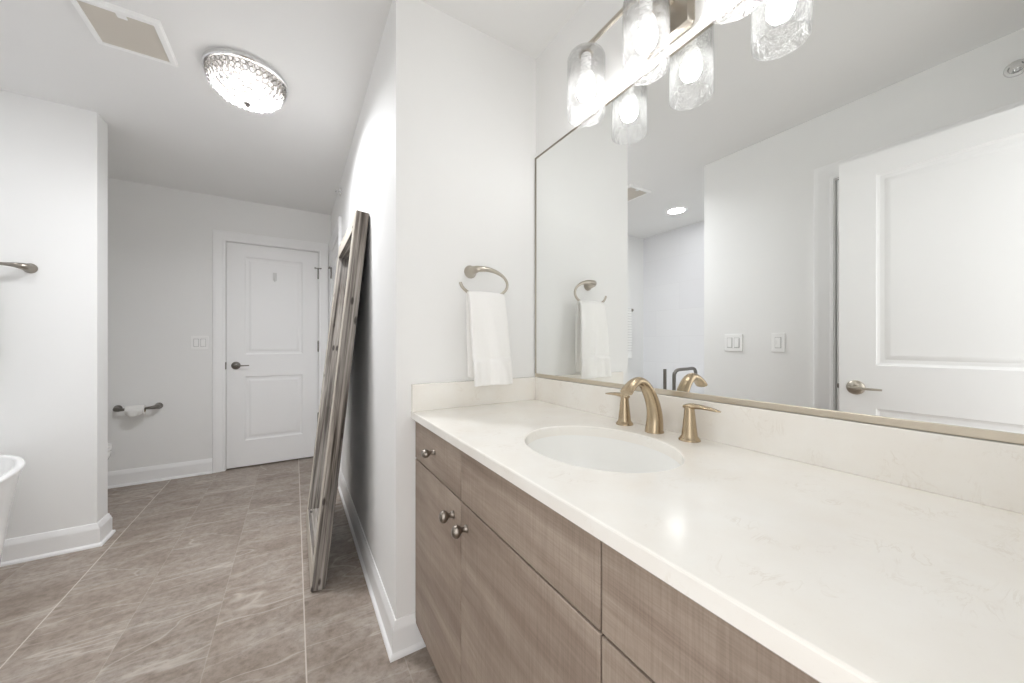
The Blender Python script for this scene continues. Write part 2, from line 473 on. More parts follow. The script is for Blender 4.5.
FD0, FD1, DZ = -0.519, 0.1996, 2.045          # far door slab edges, top
struct('wall_far', wall_y(-1.97, 0.437, Y_FAR, Y_FAR + T, (FD0 - 0.004, FD1 + 0.004, DZ + 0.004), 0.045), M['wall'], 'white wall at the far end around the closed door', 'wall')
HD0, HD1 = 3.185, 3.925                       # hall door slab edges (y)
m = MB()
for a, b in ((Y_RET, HD0 - 0.004), (HD1 + 0.004, Y_FAR + T)): m.box(X_HALL, X_HALL + T, a, b, 0, H)
m.box(X_HALL, X_HALL + T, HD0 - 0.004, HD1 + 0.004, DZ + 0.004, H)
m.box(X_HALL + 0.045, X_HALL + T, HD0 - 0.004, HD1 + 0.004, 0, DZ + 0.004)
struct('wall_hall', m, M['wall'], 'white wall along the passage that the wooden frame leans on', 'wall')
struct('wall_return', MB().box(X_HALL + T, X_MIRROR + T, Y_RET, Y_RET + T, 0, H), M['wall'], 'short white wall at the vanity end with the towel ring', 'wall')
struct('wall_mirror', MB().box(X_MIRROR, X_MIRROR + T, -0.2, Y_RET, 0, H), M['wall'], 'white wall behind the vanity and its wide mirror', 'wall')
struct('wall_stub', MB().box(X_TUB, X_STUB, Y_STUB, Y_STUB2, 0, H), M['wall'], 'white stub wall between bathtub and toilet nook', 'wall')
struct('wall_tub', MB().box(X_TUB - T, X_TUB, 1.367, Y_FAR, 0, H), M['wall'], 'outer wall behind bathtub and toilet', 'wall')
struct('wall_tile', MB().box(X_TUB - 0.001, X_TUB + 0.009, Y_NOOK, Y_STUB, 0, H), M['tile'], 'white glossy tiles on the wall beside the bathtub', 'wall')
CD0, CD1 = 0.13, 0.742                        # closet door in the wall opposite the mirror (y)
m = MB()
for a, b in ((-0.2, CD0 - 0.004), (CD1 + 0.004, Y_NOOK)): m.box(X_LEFT - T, X_LEFT, a, b, 0, H)
m.box(X_LEFT - T, X_LEFT, CD0 - 0.004, CD1 + 0.004, DZ + 0.004, H)
m.box(X_LEFT - T, X_LEFT - 0.055, CD0 - 0.004, CD1 + 0.004, 0, DZ + 0.004)
struct('wall_left', m, M['wall'], 'white wall opposite the mirror with the light switches, seen in the mirror', 'wall')
struct('wall_nook', MB().box(X_TUB, X_LEFT - T, Y_NOOK - T, Y_NOOK, 0, H), M['wall'], 'white end wall of the tub nook, hidden from the camera', 'wall')
ED0, ED1 = -0.478, 0.292                      # entrance doorway in the wall behind the camera (x)
struct('wall_back', wall_y(X_LEFT - T, X_MIRROR, -0.2, Y_BACK, (ED0, ED1, 2.06)), M['wall'], 'white wall behind the camera around the entrance doorway', 'wall')

# baseboards (cap, flat board and rounded shoe)
BASE = [(0.0, 0.0), (0.026, 0.0), (0.026, 0.007), (0.023, 0.014), (0.016, 0.018), (0.015, 0.02), (0.015, 0.094), (0.012, 0.099), (0.012, 0.106), (0.008, 0.112), (0.006, 0.124), (0.003, 0.127), (0.0, 0.127)]
up = lambda a, b, h: (a, b, h)
def base(name, path, side, label):
    return struct(name, MB().sweep(path, BASE, side, up), M['trim'], label, 'baseboard')
base('baseboard_far', [(X_TUB, Y_FAR), (FD0 - 0.096, Y_FAR)], -1, 'white baseboard along the far wall below the toilet paper')
LOW = BASE[:6] + [(0.015, 0.086), (0.0, 0.086)]
struct('trim_5', MB().sweep([(0.387, Y_RET), (0.462, Y_RET)], LOW, -1, up), M['trim'], 'low end of the baseboard under the vanity toe space', 'baseboard')
base('baseboard_hall', [(X_HALL, HD0 - 0.096), (X_HALL, Y_RET), (0.3868, Y_RET)], -1, 'white baseboard along the passage wall, turning the corner to the vanity')
base('baseboard_stub', [(X_TUB + 0.01, Y_STUB), (X_STUB, Y_STUB), (X_STUB, Y_STUB2), (X_TUB, Y_STUB2)], -1, 'white baseboard around the stub wall beside the bathtub')
base('baseboard_left', [(X_LEFT, CD1 + 0.096), (X_LEFT, Y_NOOK), (X_TUB + 0.01, Y_NOOK)], -1, 'white baseboard below the light switches, hidden by the vanity')

# door casings
CAS = [(0.0, 0.0), (0.0, 0.011), (0.012, 0.013), (0.016, 0.010), (0.030, 0.012), (0.034, 0.015), (0.060, 0.018), (0.066, 0.022), (0.082, 0.022), (0.086, 0.017), (0.086, 0.0)]
def casing(name, a0, a1, zt, fmap, label, prof=CAS):
    path = [(a0, 0.0), (a0, zt), (a1, zt), (a1, 0.0)]
    return struct(name, MB().sweep(path, prof, 1, fmap), M['trim'], label, 'door casing')
casing('trim_1', FD0 - 0.008, FD1 + 0.008, DZ + 0.008, lambda a, z, h: (a, Y_FAR - h, z), 'white moulded casing around the far closed door')
casing('trim_2', HD0 - 0.008, HD1 + 0.008, DZ + 0.008, lambda a, z, h: (X_HALL - h, a, z), 'white casing on the passage wall behind the leaning frame')
casing('trim_3', CD0 - 0.008, CD1 + 0.008, DZ + 0.008, lambda a, z, h: (X_LEFT + h, a, z), 'white casing of the closet doorway behind the open door, seen in mirror')

def door_slab(root, mapf, w, h, t, z0):
    """two-panel moulded door: frame of stiles and rails, two moulded panels on both faces. mapf(a along width, d depth from the front face, z)"""
    st = 0.132; rails = [(z0, 0.248), (0.833, 1.035), (1.93, h)]
    m = MB()
    def bx(a0, a1, za, zb, bev=0.0):
        b = bmesh.new(); bmesh.ops.create_cube(b, size=1.0)
        for v in b.verts:
            v.co = Vector(mapf((a0 + a1) / 2 + v.co.x * (a1 - a0), t / 2 + v.co.y * t, (za + zb) / 2 + v.co.z * (zb - za)))
        m.join(b)
    bx(0, st, z0, h); bx(w - st, w, z0, h)
    for za, zb in rails: bx(st, w - st, za, zb)
    m.build('door_frame', M['door'], root)
    for za, zb in ((0.248, 0.833), (1.035, 1.93)):
        m = MB()
        loops = [(0.0, 0.0), (0.004, 0.004), (0.012, 0.0075), (0.024, 0.0085), (0.028, 0.0085), (0.046, 0.003), (0.050, 0.0025)]
        rings = []
        for ins, dep in loops:
            rings.append([Vector(mapf(a, dep, z)) for a, z in ((st + ins, za + ins), (w - st - ins, za + ins), (w - st - ins, zb - ins), (st + ins, zb - ins))])
        back = [[Vector(mapf(a, t - dep, z)) for a, z in ((st + ins, za + ins), (w - st - ins, za + ins), (w - st - ins, zb - ins), (st + ins, zb - ins))] for ins, dep in loops]
        m.loft(list(reversed(rings)) + back, True, True)
        m.build('panel', M['door'], root, angle=12)

def lever_handle(parent, base_pt, out, along, mat):
    """round rose, neck and tapering lever"""
    b = Vector(base_pt); o = Vector(out); a = Vector(along)
    rose = MB().lathe([(0.0345, 0.0), (0.0345, 0.003), (0.031, 0.008), (0.020, 0.012), (0.0135, 0.016), (0.0125, 0.042), (0.0115, 0.048), (0.0, 0.05)], b, o, 32).build('door_handle', mat, parent)
    p = smooth_path([b + o * 0.044 - a * 0.010, b + o * 0.047 + a * 0.02, b + o * 0.048 + a * 0.06, b + o * 0.045 + a * 0.10], 5)
    MB().tube(p, smooth_vals([(0.0075, 0.0105), (0.0065, 0.009), (0.0055, 0.0075), (0.0045, 0.006)], 5), 12, ref=o).build('lever', mat, rose)
    return rose

def hinge(parent, c, axis_out, side, mat, stop=False):
    c = Vector(c); o = Vector(axis_out); s = Vector(side)
    m = MB().lathe([(0.0045, -0.052), (0.007, -0.05), (0.007, 0.05), (0.0045, 0.052), (0.0035, 0.058), (0, 0.06)], c, (0, 0, 1), 10)
    h = m.build('hinge', mat, parent)
    if stop:
        q = c + Vector((0, 0, 0.052))
        MB().tube([q - s * 0.030 + o * 0.018, q - s * 0.01 + o * 0.008, q, q + s * 0.010 + o * 0.008, q + s * 0.026 + o * 0.018], [0.007, 0.004, 0.0085, 0.004, 0.007], 8).build('door_stop', mat, h)
    return h

# far closed door
d1 = empty('door_1', (FD0, Y_FAR + 0.005, 0.0), 'closed white two-panel door at the far end of the passage', 'door', kind='structure')
door_slab(d1, lambda a, d, z: (FD0 + a, Y_FAR + 0.004 + d, z), FD1 - FD0, DZ, 0.036, 0.014)
lever_handle(d1, (FD0 + 0.068, Y_FAR + 0.004, 0.936), (0, -1, 0), (1, 0, 0), M['gunmetal'])
MB().box(FD0 - 0.010, FD0 + 0.001, Y_FAR - 0.011, Y_FAR + 0.002, 0.905, 0.968, 0.002).build('strike_plate', M['gunmetal'], d1)
for i, z in enumerate((1.83, 1.105, 0.39)):
    hinge(d1, (FD1 + 0.003, Y_FAR - 0.008, z), (0, -1, 0), (1, 0, 0), M['gunmetal'], i == 0)
# door in the passage wall
d2 = empty('door_2', (X_HALL, HD1, 0.0), 'white door in the passage wall, mostly hidden by the leaning frame', 'door', kind='structure')
door_slab(d2, lambda a, d, z: (X_HALL + 0.004 + d, HD0 + a, z), HD1 - HD0, DZ, 0.036, 0.014)
for i, z in enumerate((1.83, 1.105, 0.39)):
    hinge(d2, (X_HALL - 0.008, HD1 + 0.003, z), (-1, 0, 0), (0, 1, 0), M['gunmetal'], i == 0)
lever_handle(d2, (X_HALL + 0.004, HD0 + 0.068, 0.936), (-1, 0, 0), (0, 1, 0), M['gunmetal'])
# entrance door, standing open in front of the left wall
XO = -0.443
OE = 0.659
d3 = empty('door_3', (XO, Y_BACK, 0.0), 'open white two-panel door with nickel lever, seen in the mirror', 'door', kind='structure')
door_slab(d3, lambda a, d, z: (XO - d, OE - a, z), OE - (Y_BACK + 0.004), 2.03, 0.036, 0.012)
lever_handle(d3, (XO, OE - 0.062, 0.925), (1, 0, 0), (0, -1, 0), M['nickel'])
lever_handle(d3, (XO - 0.036, OE - 0.062, 0.925), (-1, 0, 0), (0, -1, 0), M['nickel'])
MB().box(XO - 0.026, XO - 0.010, OE - 0.001, OE + 0.011, 0.915, 0.937, 0.003).build('latch', M['gunmetal'], d3)
# closet door behind it
d4 = empty('door_4', (X_LEFT, CD1, 0.0), 'closed white closet door behind the open door', 'door', kind='structure')
door_slab(d4, lambda a, d, z: (X_LEFT - 0.012 - d, CD1 - a, z), CD1 - CD0, DZ, 0.036, 0.014)
# jamb stop strip visible between casing and open door
m = MB(); m.sweep([(ED0, 0), (ED0, 2.06), (ED1, 2.06), (ED1, 0)], [(0.0, 0.0), (0.0, 0.018), (0.07, 0.022), (0.082, 0.020), (0.082, 0.0)], 1, lambda a, z, h: (a, Y_BACK + h, z))
struct('trim_4', m, M['trim'], 'white casing of the entrance doorway behind the camera', 'door casing')

# ------------------------------------------------------------------ vanity
XF = 0.388                     # door and drawer faces
CT = 0.885                     # counter top
VY0, VY1 = Y_BACK, Y_RET       # vanity runs wall to wall
COLS = [(0.901, VY1 - 0.001), (0.381, 0.901), (VY0 + 0.001, 0.381)]
vc = empty('vanity_cabinet', (0.66, 0.64, 0.0), 'long grey-brown wood vanity cabinet with small metal knobs under the counter', 'cabinet')
m = MB()
m.box(XF + 0.021, X_MIRROR - 0.002, VY1 - 0.019, VY1 - 0.001, 0.088, 0.854)
m.box(XF + 0.075, X_MIRROR - 0.002, VY1 - 0.019, VY1 - 0.001, 0.0, 0.088)
m.box(XF + 0.021, X_MIRROR - 0.002, VY0 + 0.001, VY0 + 0.019, 0.0, 0.854)
for y in (0.901, 0.381): m.box(XF + 0.021, X_MIRROR - 0.002, y - 0.009, y + 0.009, 0.088, 0.854)
m.box(XF + 0.021, X_MIRROR - 0.002, VY0 + 0.019, VY1 - 0.019, 0.088, 0.106)
m.box(X_MIRROR - 0.014, X_MIRROR - 0.002, VY0 + 0.019, VY1 - 0.019, 0.106, 0.854)
m.box(XF + 0.021, XF + 0.039, VY0 + 0.019, VY1 - 0.019, 0.69, 0.73)
m.box(XF + 0.021, XF + 0.039, VY0 + 0.019, VY1 - 0.019, 0.84, 0.854)
m.build('body', M['cabinet'], vc)
MB().box(XF + 0.075, XF + 0.09, VY0 + 0.019, VY1 - 0.019, 0.0, 0.088).build('toe_kick', M['cabinet'], vc)

def egg_knob(parent, y, z, vertical):
    c = Vector((XF, y, z))
    k = MB().lathe([(0.0088, -0.001), (0.0088, 0.003), (0.0065, 0.006), (0.0055, 0.012), (0.0065, 0.017), (0.0100, 0.020), (0.0135, 0.026), (0.0140, 0.030), (0.0122, 0.037), (0.0075, 0.0415), (0.0, 0.043)],
                   c, (-1, 0, 0), 20, sx=1.0 if vertical else 1.28, sy=1.28 if vertical else 1.0).build('knob', M['pewter'], parent)
    return k
g = 0.0016
def front(name, y0, y1, z0, z1):
    return MB().box(XF, XF + 0.019, y0 + g, y1 - g, z0 + g, z1 - g, 0.0012, 1).build(name, M['cabinet'], vc)
for i, (y0, y1) in enumerate(COLS):
    tp = front('drawer' if i != 1 else 'false_front', y0, y1, 0.709, 0.852)
    if i != 1: egg_knob(tp, (y0 + y1) / 2, 0.785, False)
    dr = front('door', y0, y1, 0.088, 0.707)
    egg_knob(dr, y0 + 0.052 if i != 1 else y1 - 0.040, 0.650, True)

# counter
SKX, SKY, SA, SB = 0.652, 0.652, 0.172, 0.210
ct = empty('quartz_countertop', (0.66, 0.64, 0.855), 'white quartz counter with faint beige flecks and low splash on the vanity', 'countertop')
def ell(a, b, z, n=72): return [Vector((SKX + math.cos(2 * PI * i / n) * a, SKY + math.sin(2 * PI * i / n) * b, z)) for i in range(n)]
x0, x1, y0, y1 = 0.371, X_MIRROR - 0.0005, VY0 + 0.0005, VY1 - 0.0005
m = MB(); bm = m.bm; e = 0.0035
def loop(pts):
    v = [bm.verts.new(p) for p in pts]
    return v, [bm.edges.new((v[i], v[(i + 1) % len(v)])) for i in range(len(v))]
def bridge(a, b):
    for i in range(len(a)):
        j = (i + 1) % len(a); bm.faces.new((a[i], a[j], b[j], b[i]))
rect = lambda xx, z: [Vector((xx, y0, z)), Vector((x1, y0, z)), Vector((x1, y1, z)), Vector((xx, y1, z))]
o1, e1 = loop(rect(x0 + e, CT)); i1, f1 = loop(ell(SA - 0.002 + 0.002, SB, CT))
bmesh.ops.triangle_fill(bm, edges=e1 + f1, use_beauty=True, use_dissolve=False)
o2, e2 = loop(rect(x0 + e, CT - 0.029)); i2, f2 = loop(ell(SA - 0.003, SB - 0.003, CT - 0.029))
bmesh.ops.triangle_fill(bm, edges=e2 + f2, use_beauty=True, use_dissolve=False)
o3, _ = loop(rect(x0 + 0.001, CT - 0.0011)); o4, _ = loop(rect(x0, CT - e)); o5, _ = loop(rect(x0, CT - 0.029 + e))
bridge(o1, o3); bridge(o3, o4); bridge(o4, o5); bridge(o5, o2)
im, _ = loop(ell(SA - 0.003, SB - 0.003, CT - 0.003)); bridge(i1, im); bridge(im, i2)
m.build('slab', M['quartz'], ct, angle=14, wn=False)
MB().box(X_MIRROR - 0.020, X_MIRROR - 0.0005, VY0 + 0.001, VY1 - 0.0205, CT, 0.986, 0.0012, 1).build('back_splash', M['quartz'], ct)
MB().box(x0 + 0.002, X_MIRROR - 0.0005, VY1 - 0.020, VY1 - 0.0005, CT, 0.986, 0.0012, 1).build('side_splash', M['quartz'], ct)

# undermount sink
sk = empty('undermount_sink', (SKX, SKY, 0.70), 'oval white undermount sink set into the quartz counter', 'sink')
zt = CT - 0.0295
inner = [(1.0, 0.0), (0.99, -0.02), (0.955, -0.06), (0.88, -0.10), (0.74, -0.128), (0.5, -0.143), (0.2, -0.148), (0.11, -0.150)]
rings = [ell(SA * 1.07, SB * 1.05, zt), ell(SA * 1.012, SB * 1.01, zt)] + [ell(SA * k, SB * k, zt + d) for k, d in inner]
outer = [ell(SA * (k + 0.06), SB * (k + 0.05), zt + d - 0.012) for k, d in reversed(inner[:-1])]
MB().loft(rings + [ell(SA * 0.11, SB * 0.10, zt - 0.162)] + outer[:-1] + [ell(SA * 1.07, SB * 1.05, zt - 0.012), ell(SA * 1.07, SB * 1.05, zt)], False, False).build('basin', M['porcelain'], sk, angle=60)
MB().lathe([(0.0225, zt - 0.151), (0.0225, zt - 0.147), (0.020, zt - 0.145), (0.013, zt - 0.146), (0.012, zt - 0.142), (0.0, zt - 0.141)], (SKX, SKY, 0), (0, 0, 1), 28).build('drain', M['champagne'], sk)

# faucet
FX, FY = 0.880, 0.655
fa = empty('widespread_faucet', (FX, FY, CT), 'champagne bronze widespread faucet with arched spout and two levers behind the sink', 'faucet')
p = smooth_path([(FX - 0.001, FY, CT + 0.0012), (FX + 0.002, FY, 0.925), (FX - 0.006, FY, 0.965), (FX - 0.024, FY, 1.000), (FX - 0.043, FY, 1.023), (FX - 0.065, FY, 1.034), (FX - 0.087, FY, 1.030), (FX - 0.107, FY, 1.017), (FX - 0.118, FY, 1.006)], 6)
rr = smooth_vals([(0.0252, 0.0252), (0.0222, 0.0222), (0.0200, 0.0190), (0.0182, 0.0160), (0.0170, 0.0138), (0.0165, 0.0122), (0.0172, 0.0112), (0.0188, 0.0108), (0.0198, 0.0104)], 6)
sp = MB().tube(p, rr, 24, ref=(1, 0, 0)).build('spout', M['champagne'], fa)
MB().lathe([(0.0262, CT + 0.0002), (0.0262, CT + 0.0025), (0.0254, CT + 0.004)], (FX, FY, 0), (0, 0, 1), 28).build('spout_base', M['champagne'], fa)
for s, y in ((1, 0.766), (-1, 0.551)):
    hx = 0.884
    h = MB().lathe([(0.0265, CT + 0.0002), (0.0265, CT + 0.003), (0.0235, CT + 0.007), (0.0195, CT + 0.012), (0.0185, CT + 0.022), (0.0150, CT + 0.055), (0.0125, CT + 0.080), (0.0125, CT + 0.088), (0.0100, CT + 0.0935), (0.0, CT + 0.095)], (hx, y, 0), (0, 0, 1), 28).build('handle', M['champagne'], fa)
    q = [(hx, y - s * 0.014, 0.972), (hx, y + s * 0.004, 0.975), (hx, y + s * 0.025, 0.976), (hx, y + s * 0.05, 0.975), (hx, y + s * 0.070, 0.973), (hx, y + s * 0.080, 0.972)]
    MB().tube(smooth_path(q, 4), smooth_vals([(0.009, 0.005), (0.0125, 0.0075), (0.012, 0.0062), (0.0105, 0.0045), (0.007, 0.0032), (0.002, 0.0015)], 4), 14, ref=(0, 0, 1)).build('lever', M['champagne'], h)

# wide mirror
vm = empty('vanity_mirror', (X_MIRROR, 0.62, 0.987), 'wide frameless wall mirror above the vanity in a thin metal channel', 'mirror')
MY0, MY1, MZ0, MZ1 = VY0 + 0.006, VY1 - 0.006, 0.988, 1.981
MB().box(X_MIRROR - 0.006, X_MIRROR - 0.0005, MY0, MY1, MZ0 + 0.002, MZ1).build('mirror_glass', M['mirror'], vm, flat=True)
MB().box(X_MIRROR - 0.011, X_MIRROR - 0.0065, MY0, MY1, MZ0 - 0.001, MZ0 + 0.014, 0.0008, 1).build('bottom_channel', M['trim_metal'], vm)
m = MB(); m.box(X_MIRROR - 0.009, X_MIRROR - 0.0062, MY1 - 0.002, MY1 + 0.003, MZ0 + 0.014, MZ1 + 0.003)
m.box(X_MIRROR - 0.009, X_MIRROR - 0.0062, MY0, MY1 + 0.003, MZ1 - 0.0015, MZ1 + 0.003)
m.build('edge_trim', M['edge_metal'], vm)

# vanity light
LX = 0.833
LYS = (0.884, 0.647, 0.409)
vl = empty('vanity_light', (X_MIRROR, 0.647, 2.05), 'nickel bar light with three seeded glass shades above the mirror', 'wall light')
m = MB(); m.box(X_MIRROR - 0.030, X_MIRROR - 0.0005, 0.565, 0.729, 2.012, 2.172, 0.012, 1)
m.build('back_plate', M['nickel'], vl)
BZ = 2.128
m = MB(); m.box(LX - 0.006, LX + 0.006, LYS[2] - 0.02, LYS[0] + 0.02, BZ - 0.006, BZ + 0.006, 0.0015, 1)
m.build('bar', M['nickel'], vl)
for y in (0.622, 0.672):
    MB().tube([(X_MIRROR - 0.028, y, BZ - 0.02), (LX + 0.03, y, BZ - 0.02), (LX + 0.012, y, BZ - 0.012), (LX + 0.003, y, BZ)], [0.0065, 0.0065, 0.0065, 0.006], 10).build('arm', M['nickel'], vl)
for y in (0.628, 0.666):
    MB().lathe([(0.005, 0), (0.005, 0.006), (0.0, 0.008)], (X_MIRROR - 0.029, y, 2.11), (-1, 0, 0), 12).build('screw_cap', M['nickel'], vl)
def vanity_shade(y):
    n = 44; r = 0.062; zt, zb = 2.106, 1.899
    prof_o = [(0.018, zt), (0.044, zt - 0.001), (0.057, zt - 0.006), (r, zt - 0.018), (r, zb + 0.008), (r - 0.0008, zb)]
    prof_i = [(r - 0.0038, zb), (r - 0.0038, zt - 0.019), (0.053, zt - 0.009), (0.045, zt - 0.005), (0.018, zt - 0.004)]
    s = MB().lathe(prof_o + prof_i, (LX, y, 0), (0, 0, 1), n, cap0=False, cap1=False).build('lamp_shade', M['shade'], vl, angle=50)
    MB().lathe([(0.0, BZ + 0.010), (0.004, BZ + 0.009), (0.0075, BZ + 0.004), (0.0085, BZ - 0.006), (0.011, BZ - 0.011), (0.018, BZ - 0.0155), (0.0235, BZ - 0.020), (0.0240, BZ - 0.0225), (0.018, BZ - 0.0228)], (LX, y, 0), (0, 0, 1), 28).build('shade_cap', M['nickel'], vl)
    k = MB().lathe([(0.016, 2.104), (0.017, 2.102), (0.017, 2.064), (0.0145, 2.060), (0.0145, 2.054), (0.026, 2.034), (0.0305, 2.010), (0.0312, 1.998), (0.0305, 1.9965), (0.0, 1.9965)], (LX, y, 0), (0, 0, 1), 20).build('socket', M['plastic'], vl)
    MB().lathe([(0.0, 1.9955), (0.0305, 1.9955), (0.031, 1.988), (0.029, 1.974), (0.022, 1.961), (0.010, 1.9555), (0.0, 1.9545)], (LX, y, 0), (0, 0, 1), 20).build('bulb', M['bulb'], k)
for y in LYS: vanity_shade(y)

# ------------------------------------------------------------------ towel ring and hand towel
tr = empty('towel_ring', (0.614, Y_RET, 1.435), 'brushed nickel open towel ring on the short wall above the counter', 'towel ring')
RX, RZ, RA, RB, RY = 0.650, 1.379, 0.104, 0.056, 1.268
MB().lathe([(0.0265, 0.0), (0.0265, 0.003), (0.0235, 0.007), (0.0205, 0.012), (0.0175, 0.022)], (0.614, Y_RET - 0.0005, 1.431), (0, -1, 0), 28).build('wall_post', M['nickel'], tr)
pts = [(0.614, Y_RET - 0.018, 1.431), (0.6155, Y_RET - 0.042, 1.4325), (0.625, RY + 0.004, 1.4345)]
rad = [(0.0185, 0.0185), (0.0145, 0.0155), (0.0095, 0.0125)]
for i in range(0, 25):
    a = R(88 - i * (88 + 176) / 24.0)
    pts.append((RX + RA * math.cos(a), RY - 0.004 * math.sin(a * 0.5), RZ + RB * math.sin(a)))
    k = min(1.0, i / 5.0); rad.append((0.0068 - 0.0022 * k, 0.0105 - 0.0045 * k))
MB().tube(smooth_path(pts, 3), smooth_vals(rad, 3), 14, ref=(0, 0, 1)).build('ring', M['nickel'], tr)

def hung_towel(name, mat, loc, x_of, path, nx, label, cat, wave, thick, border=None, loc_mesh=None):
    """cloth draped over a rail: path = list of (y, z) from the front hem over the rail to the back hem; x_of(s) -> (x0, x1)"""
    P = smooth_path([(0, a, b) for a, b in path], 10)
    L = [0.0]
    for a, b in zip(P[:-1], P[1:]): L.append(L[-1] + (b - a).length)
    bm = bmesh.new(); rows = []
    for i, p in enumerate(P):
        s = L[i] / L[-1]; a, b = x_of(s)
        tg = (P[min(i + 1, len(P) - 1)] - P[max(i - 1, 0)]).normalized()
        nr = Vector((0, -tg.z, tg.y))
        row = []
        for j in range(nx + 1):
            u = j / nx
            q = Vector((a + (b - a) * u, p.y, p.z)) + nr * wave(s, u)
            row.append(bm.verts.new(q))
        rows.append(row)
    for r0, r1 in zip(rows[:-1], rows[1:]):
        for j in range(nx): bm.faces.new((r0[j], r0[j + 1], r1[j + 1], r1[j]))
    mb = MB(); mb.bm.free(); mb.bm = bm
    o = mb.build(name, mat, loc=loc, angle=180, wn=False)
    md = o.modifiers.new('thickness', 'SOLIDIFY'); md.thickness = thick; md.offset = 0.0
    md2 = o.modifiers.new('soft', 'SUBSURF'); md2.levels = 1; md2.render_levels = 1
    return tag(o, label, cat)

def tw_x(s):
    # gathered at the ring, wider at the hems; front hem (s=0) swings a little to the right
    f = abs(s - 0.52) / 0.52
    if s < 0.52: return (0.570 + 0.006 * f, 0.733 + 0.022 * f)
    return (0.574 + 0.004 * f, 0.733 + 0.010 * f)
def tw_w(s, u):
    f = min(1.0, abs(s - 0.52) / 0.5)
    w = (0.0075 if s < 0.52 else 0.004) * f * math.sin(u * 2 * PI * 1.5 + 0.6 + s * 3) + 0.003 * math.sin(u * 19 + s * 11) * f
    if s < 0.14: w += 0.005 * math.sin(u * 24 + 1) * (1 - s / 0.14) + 0.004
    if 0.135 < s < 0.15: w -= 0.003
    return w + 0.004 * math.sin(u * PI) * (1 - f)
ZB = RZ - RB
hung_towel('hand_towel', M['towel'], (0.65, RY, ZB), tw_x,
           [(1.224, 0.975), (1.229, 1.05), (1.236, 1.15), (1.243, 1.24), (1.251, ZB - 0.022), (1.258, ZB + 0.006), (RY, ZB + 0.0125), (1.277, ZB + 0.006), (1.281, ZB - 0.022), (1.281, 1.24), (1.280, 1.15), (1.279, 1.06), (1.278, 1.003)],
           22, 'white terry hand towel hanging from the towel ring', 'towel', tw_w, 0.011)

# ------------------------------------------------------------------ leaning framed mirror
FW, FH, FDp = 0.79, 1.787, 0.060
TILT = 6.15
lm = empty('leaning_framed_mirror', (0.0625, 1.853, FDp * math.sin(R(TILT)) + 0.0005), 'tall weathered grey barn-wood framed mirror leaning on the passage wall', 'mirror')
lm.rotation_euler = (0, R(TILT), 0)
bw = 0.085      # rails
sw = 0.060      # stiles
def board(name, mat, x0, x1, y0, y1, z0, z1):
    o = MB().box(x0, x1, y0, y1, z0, z1, 0.0025, 1).build(name, mat, lm, local=True)
    o.data.materials.append(M['barn_zp'] if mat is M['barn_z'] else M['barn_yp'])
    for p_ in o.data.polygons:
        if p_.normal.x < -0.6: p_.material_index = 1
    return o
board('stile', M['barn_z'], 0, FDp, 0, sw, 0, FH)
board('stile', M['barn_z'], 0, FDp, FW - sw, FW, 0, FH)
board('rail', M['barn_y'], 0.0005, FDp, sw, FW - sw, 0, bw)
board('rail', M['barn_y'], 0.0005, FDp, sw, FW - sw, FH - bw, FH)
MB().box(0.046, 0.050, sw - 0.001, FW - sw + 0.001, bw - 0.001, FH - bw + 0.001).build('mirror_glass', M['mirror'], lm, local=True, flat=True)
MB().box(FDp + 0.0002, FDp + 0.0012, 0.004, FW - 0.004, 0.012, FH - 0.004).build('backing', M['backing'], lm, local=True, flat=True)  # unseen; spread over the whole back to cut bounce and deepen the shadow behind

# ------------------------------------------------------------------ ceiling fixtures
CX, CY, CR = -0.195, 2.142, 0.168
cl = empty('flush_ceiling_light', (CX, CY, H), 'round crystal-bead flush ceiling light, lit, near the passage', 'ceiling light')
MB().lathe([(CR - 0.03, H - 0.0005), (CR - 0.004, H - 0.001), (CR, H - 0.004), (CR, H - 0.020), (CR - 0.004, H - 0.024), (CR - 0.012, H - 0.024), (CR - 0.014, H - 0.004)], (CX, CY, 0), (0, 0, 1), 56, cap0=False, cap1=False).build('base_pan', M['chrome'], cl)
MB().lathe([(CR - 0.0135, H - 0.004), (CR - 0.0135, H - 0.006), (0.0, H - 0.006)], (CX, CY, 0), (0, 0, 1), 40, cap0=True, cap1=False).build('added_dark_plate', M['plate_d'], cl)  # added plate, kept dark so the lit dome does not wash out white
Z0, DEP, DR = H - 0.024, 0.112, CR - 0.010
beads = MB(); wires = MB()
nrow = 9
for i in range(nrow):
    th = R(3 + 87 * (i + 0.35) / nrow)
    if i == nrow - 1: th = R(82)
    r = DR * math.cos(th); z = Z0 - DEP * math.sin(th) ** 0.95
    nb = max(4, int(round(2 * PI * r / 0.0245)))
    nrm_t = Vector((math.cos(th) / DR, 0, -math.sin(th) / DEP)).normalized()
    for k in range(nb):
        a = 2 * PI * (k + 0.5 * (i % 2)) / nb
        nv = Vector((nrm_t.x * math.cos(a), nrm_t.x * math.sin(a), nrm_t.z))
        c = Vector((CX + r * math.cos(a), CY + r * math.sin(a), z))
        beads.lathe([(0.0, -0.0065), (0.006, -0.005), (0.0088, -0.001), (0.0088, 0.001), (0.0065, 0.005), (0.0035, 0.0068), (0.0, 0.007)], c, nv, 8, cap0=False, cap1=False)
        u = Vector((0, 0, 1)).cross(nv).normalized(); w = nv.cross(u)
        wires.tube([c + (u * math.cos(2 * PI * q / 10) + w * math.sin(2 * PI * q / 10)) * 0.0105 for q in range(10)], 0.0017, 5, closed=True)
cd = beads.build('crystal_shade', M['crystal'], cl, angle=20, wn=False)
wires.build('wire_lattice', M['gunmetal'], cd, wn=False)
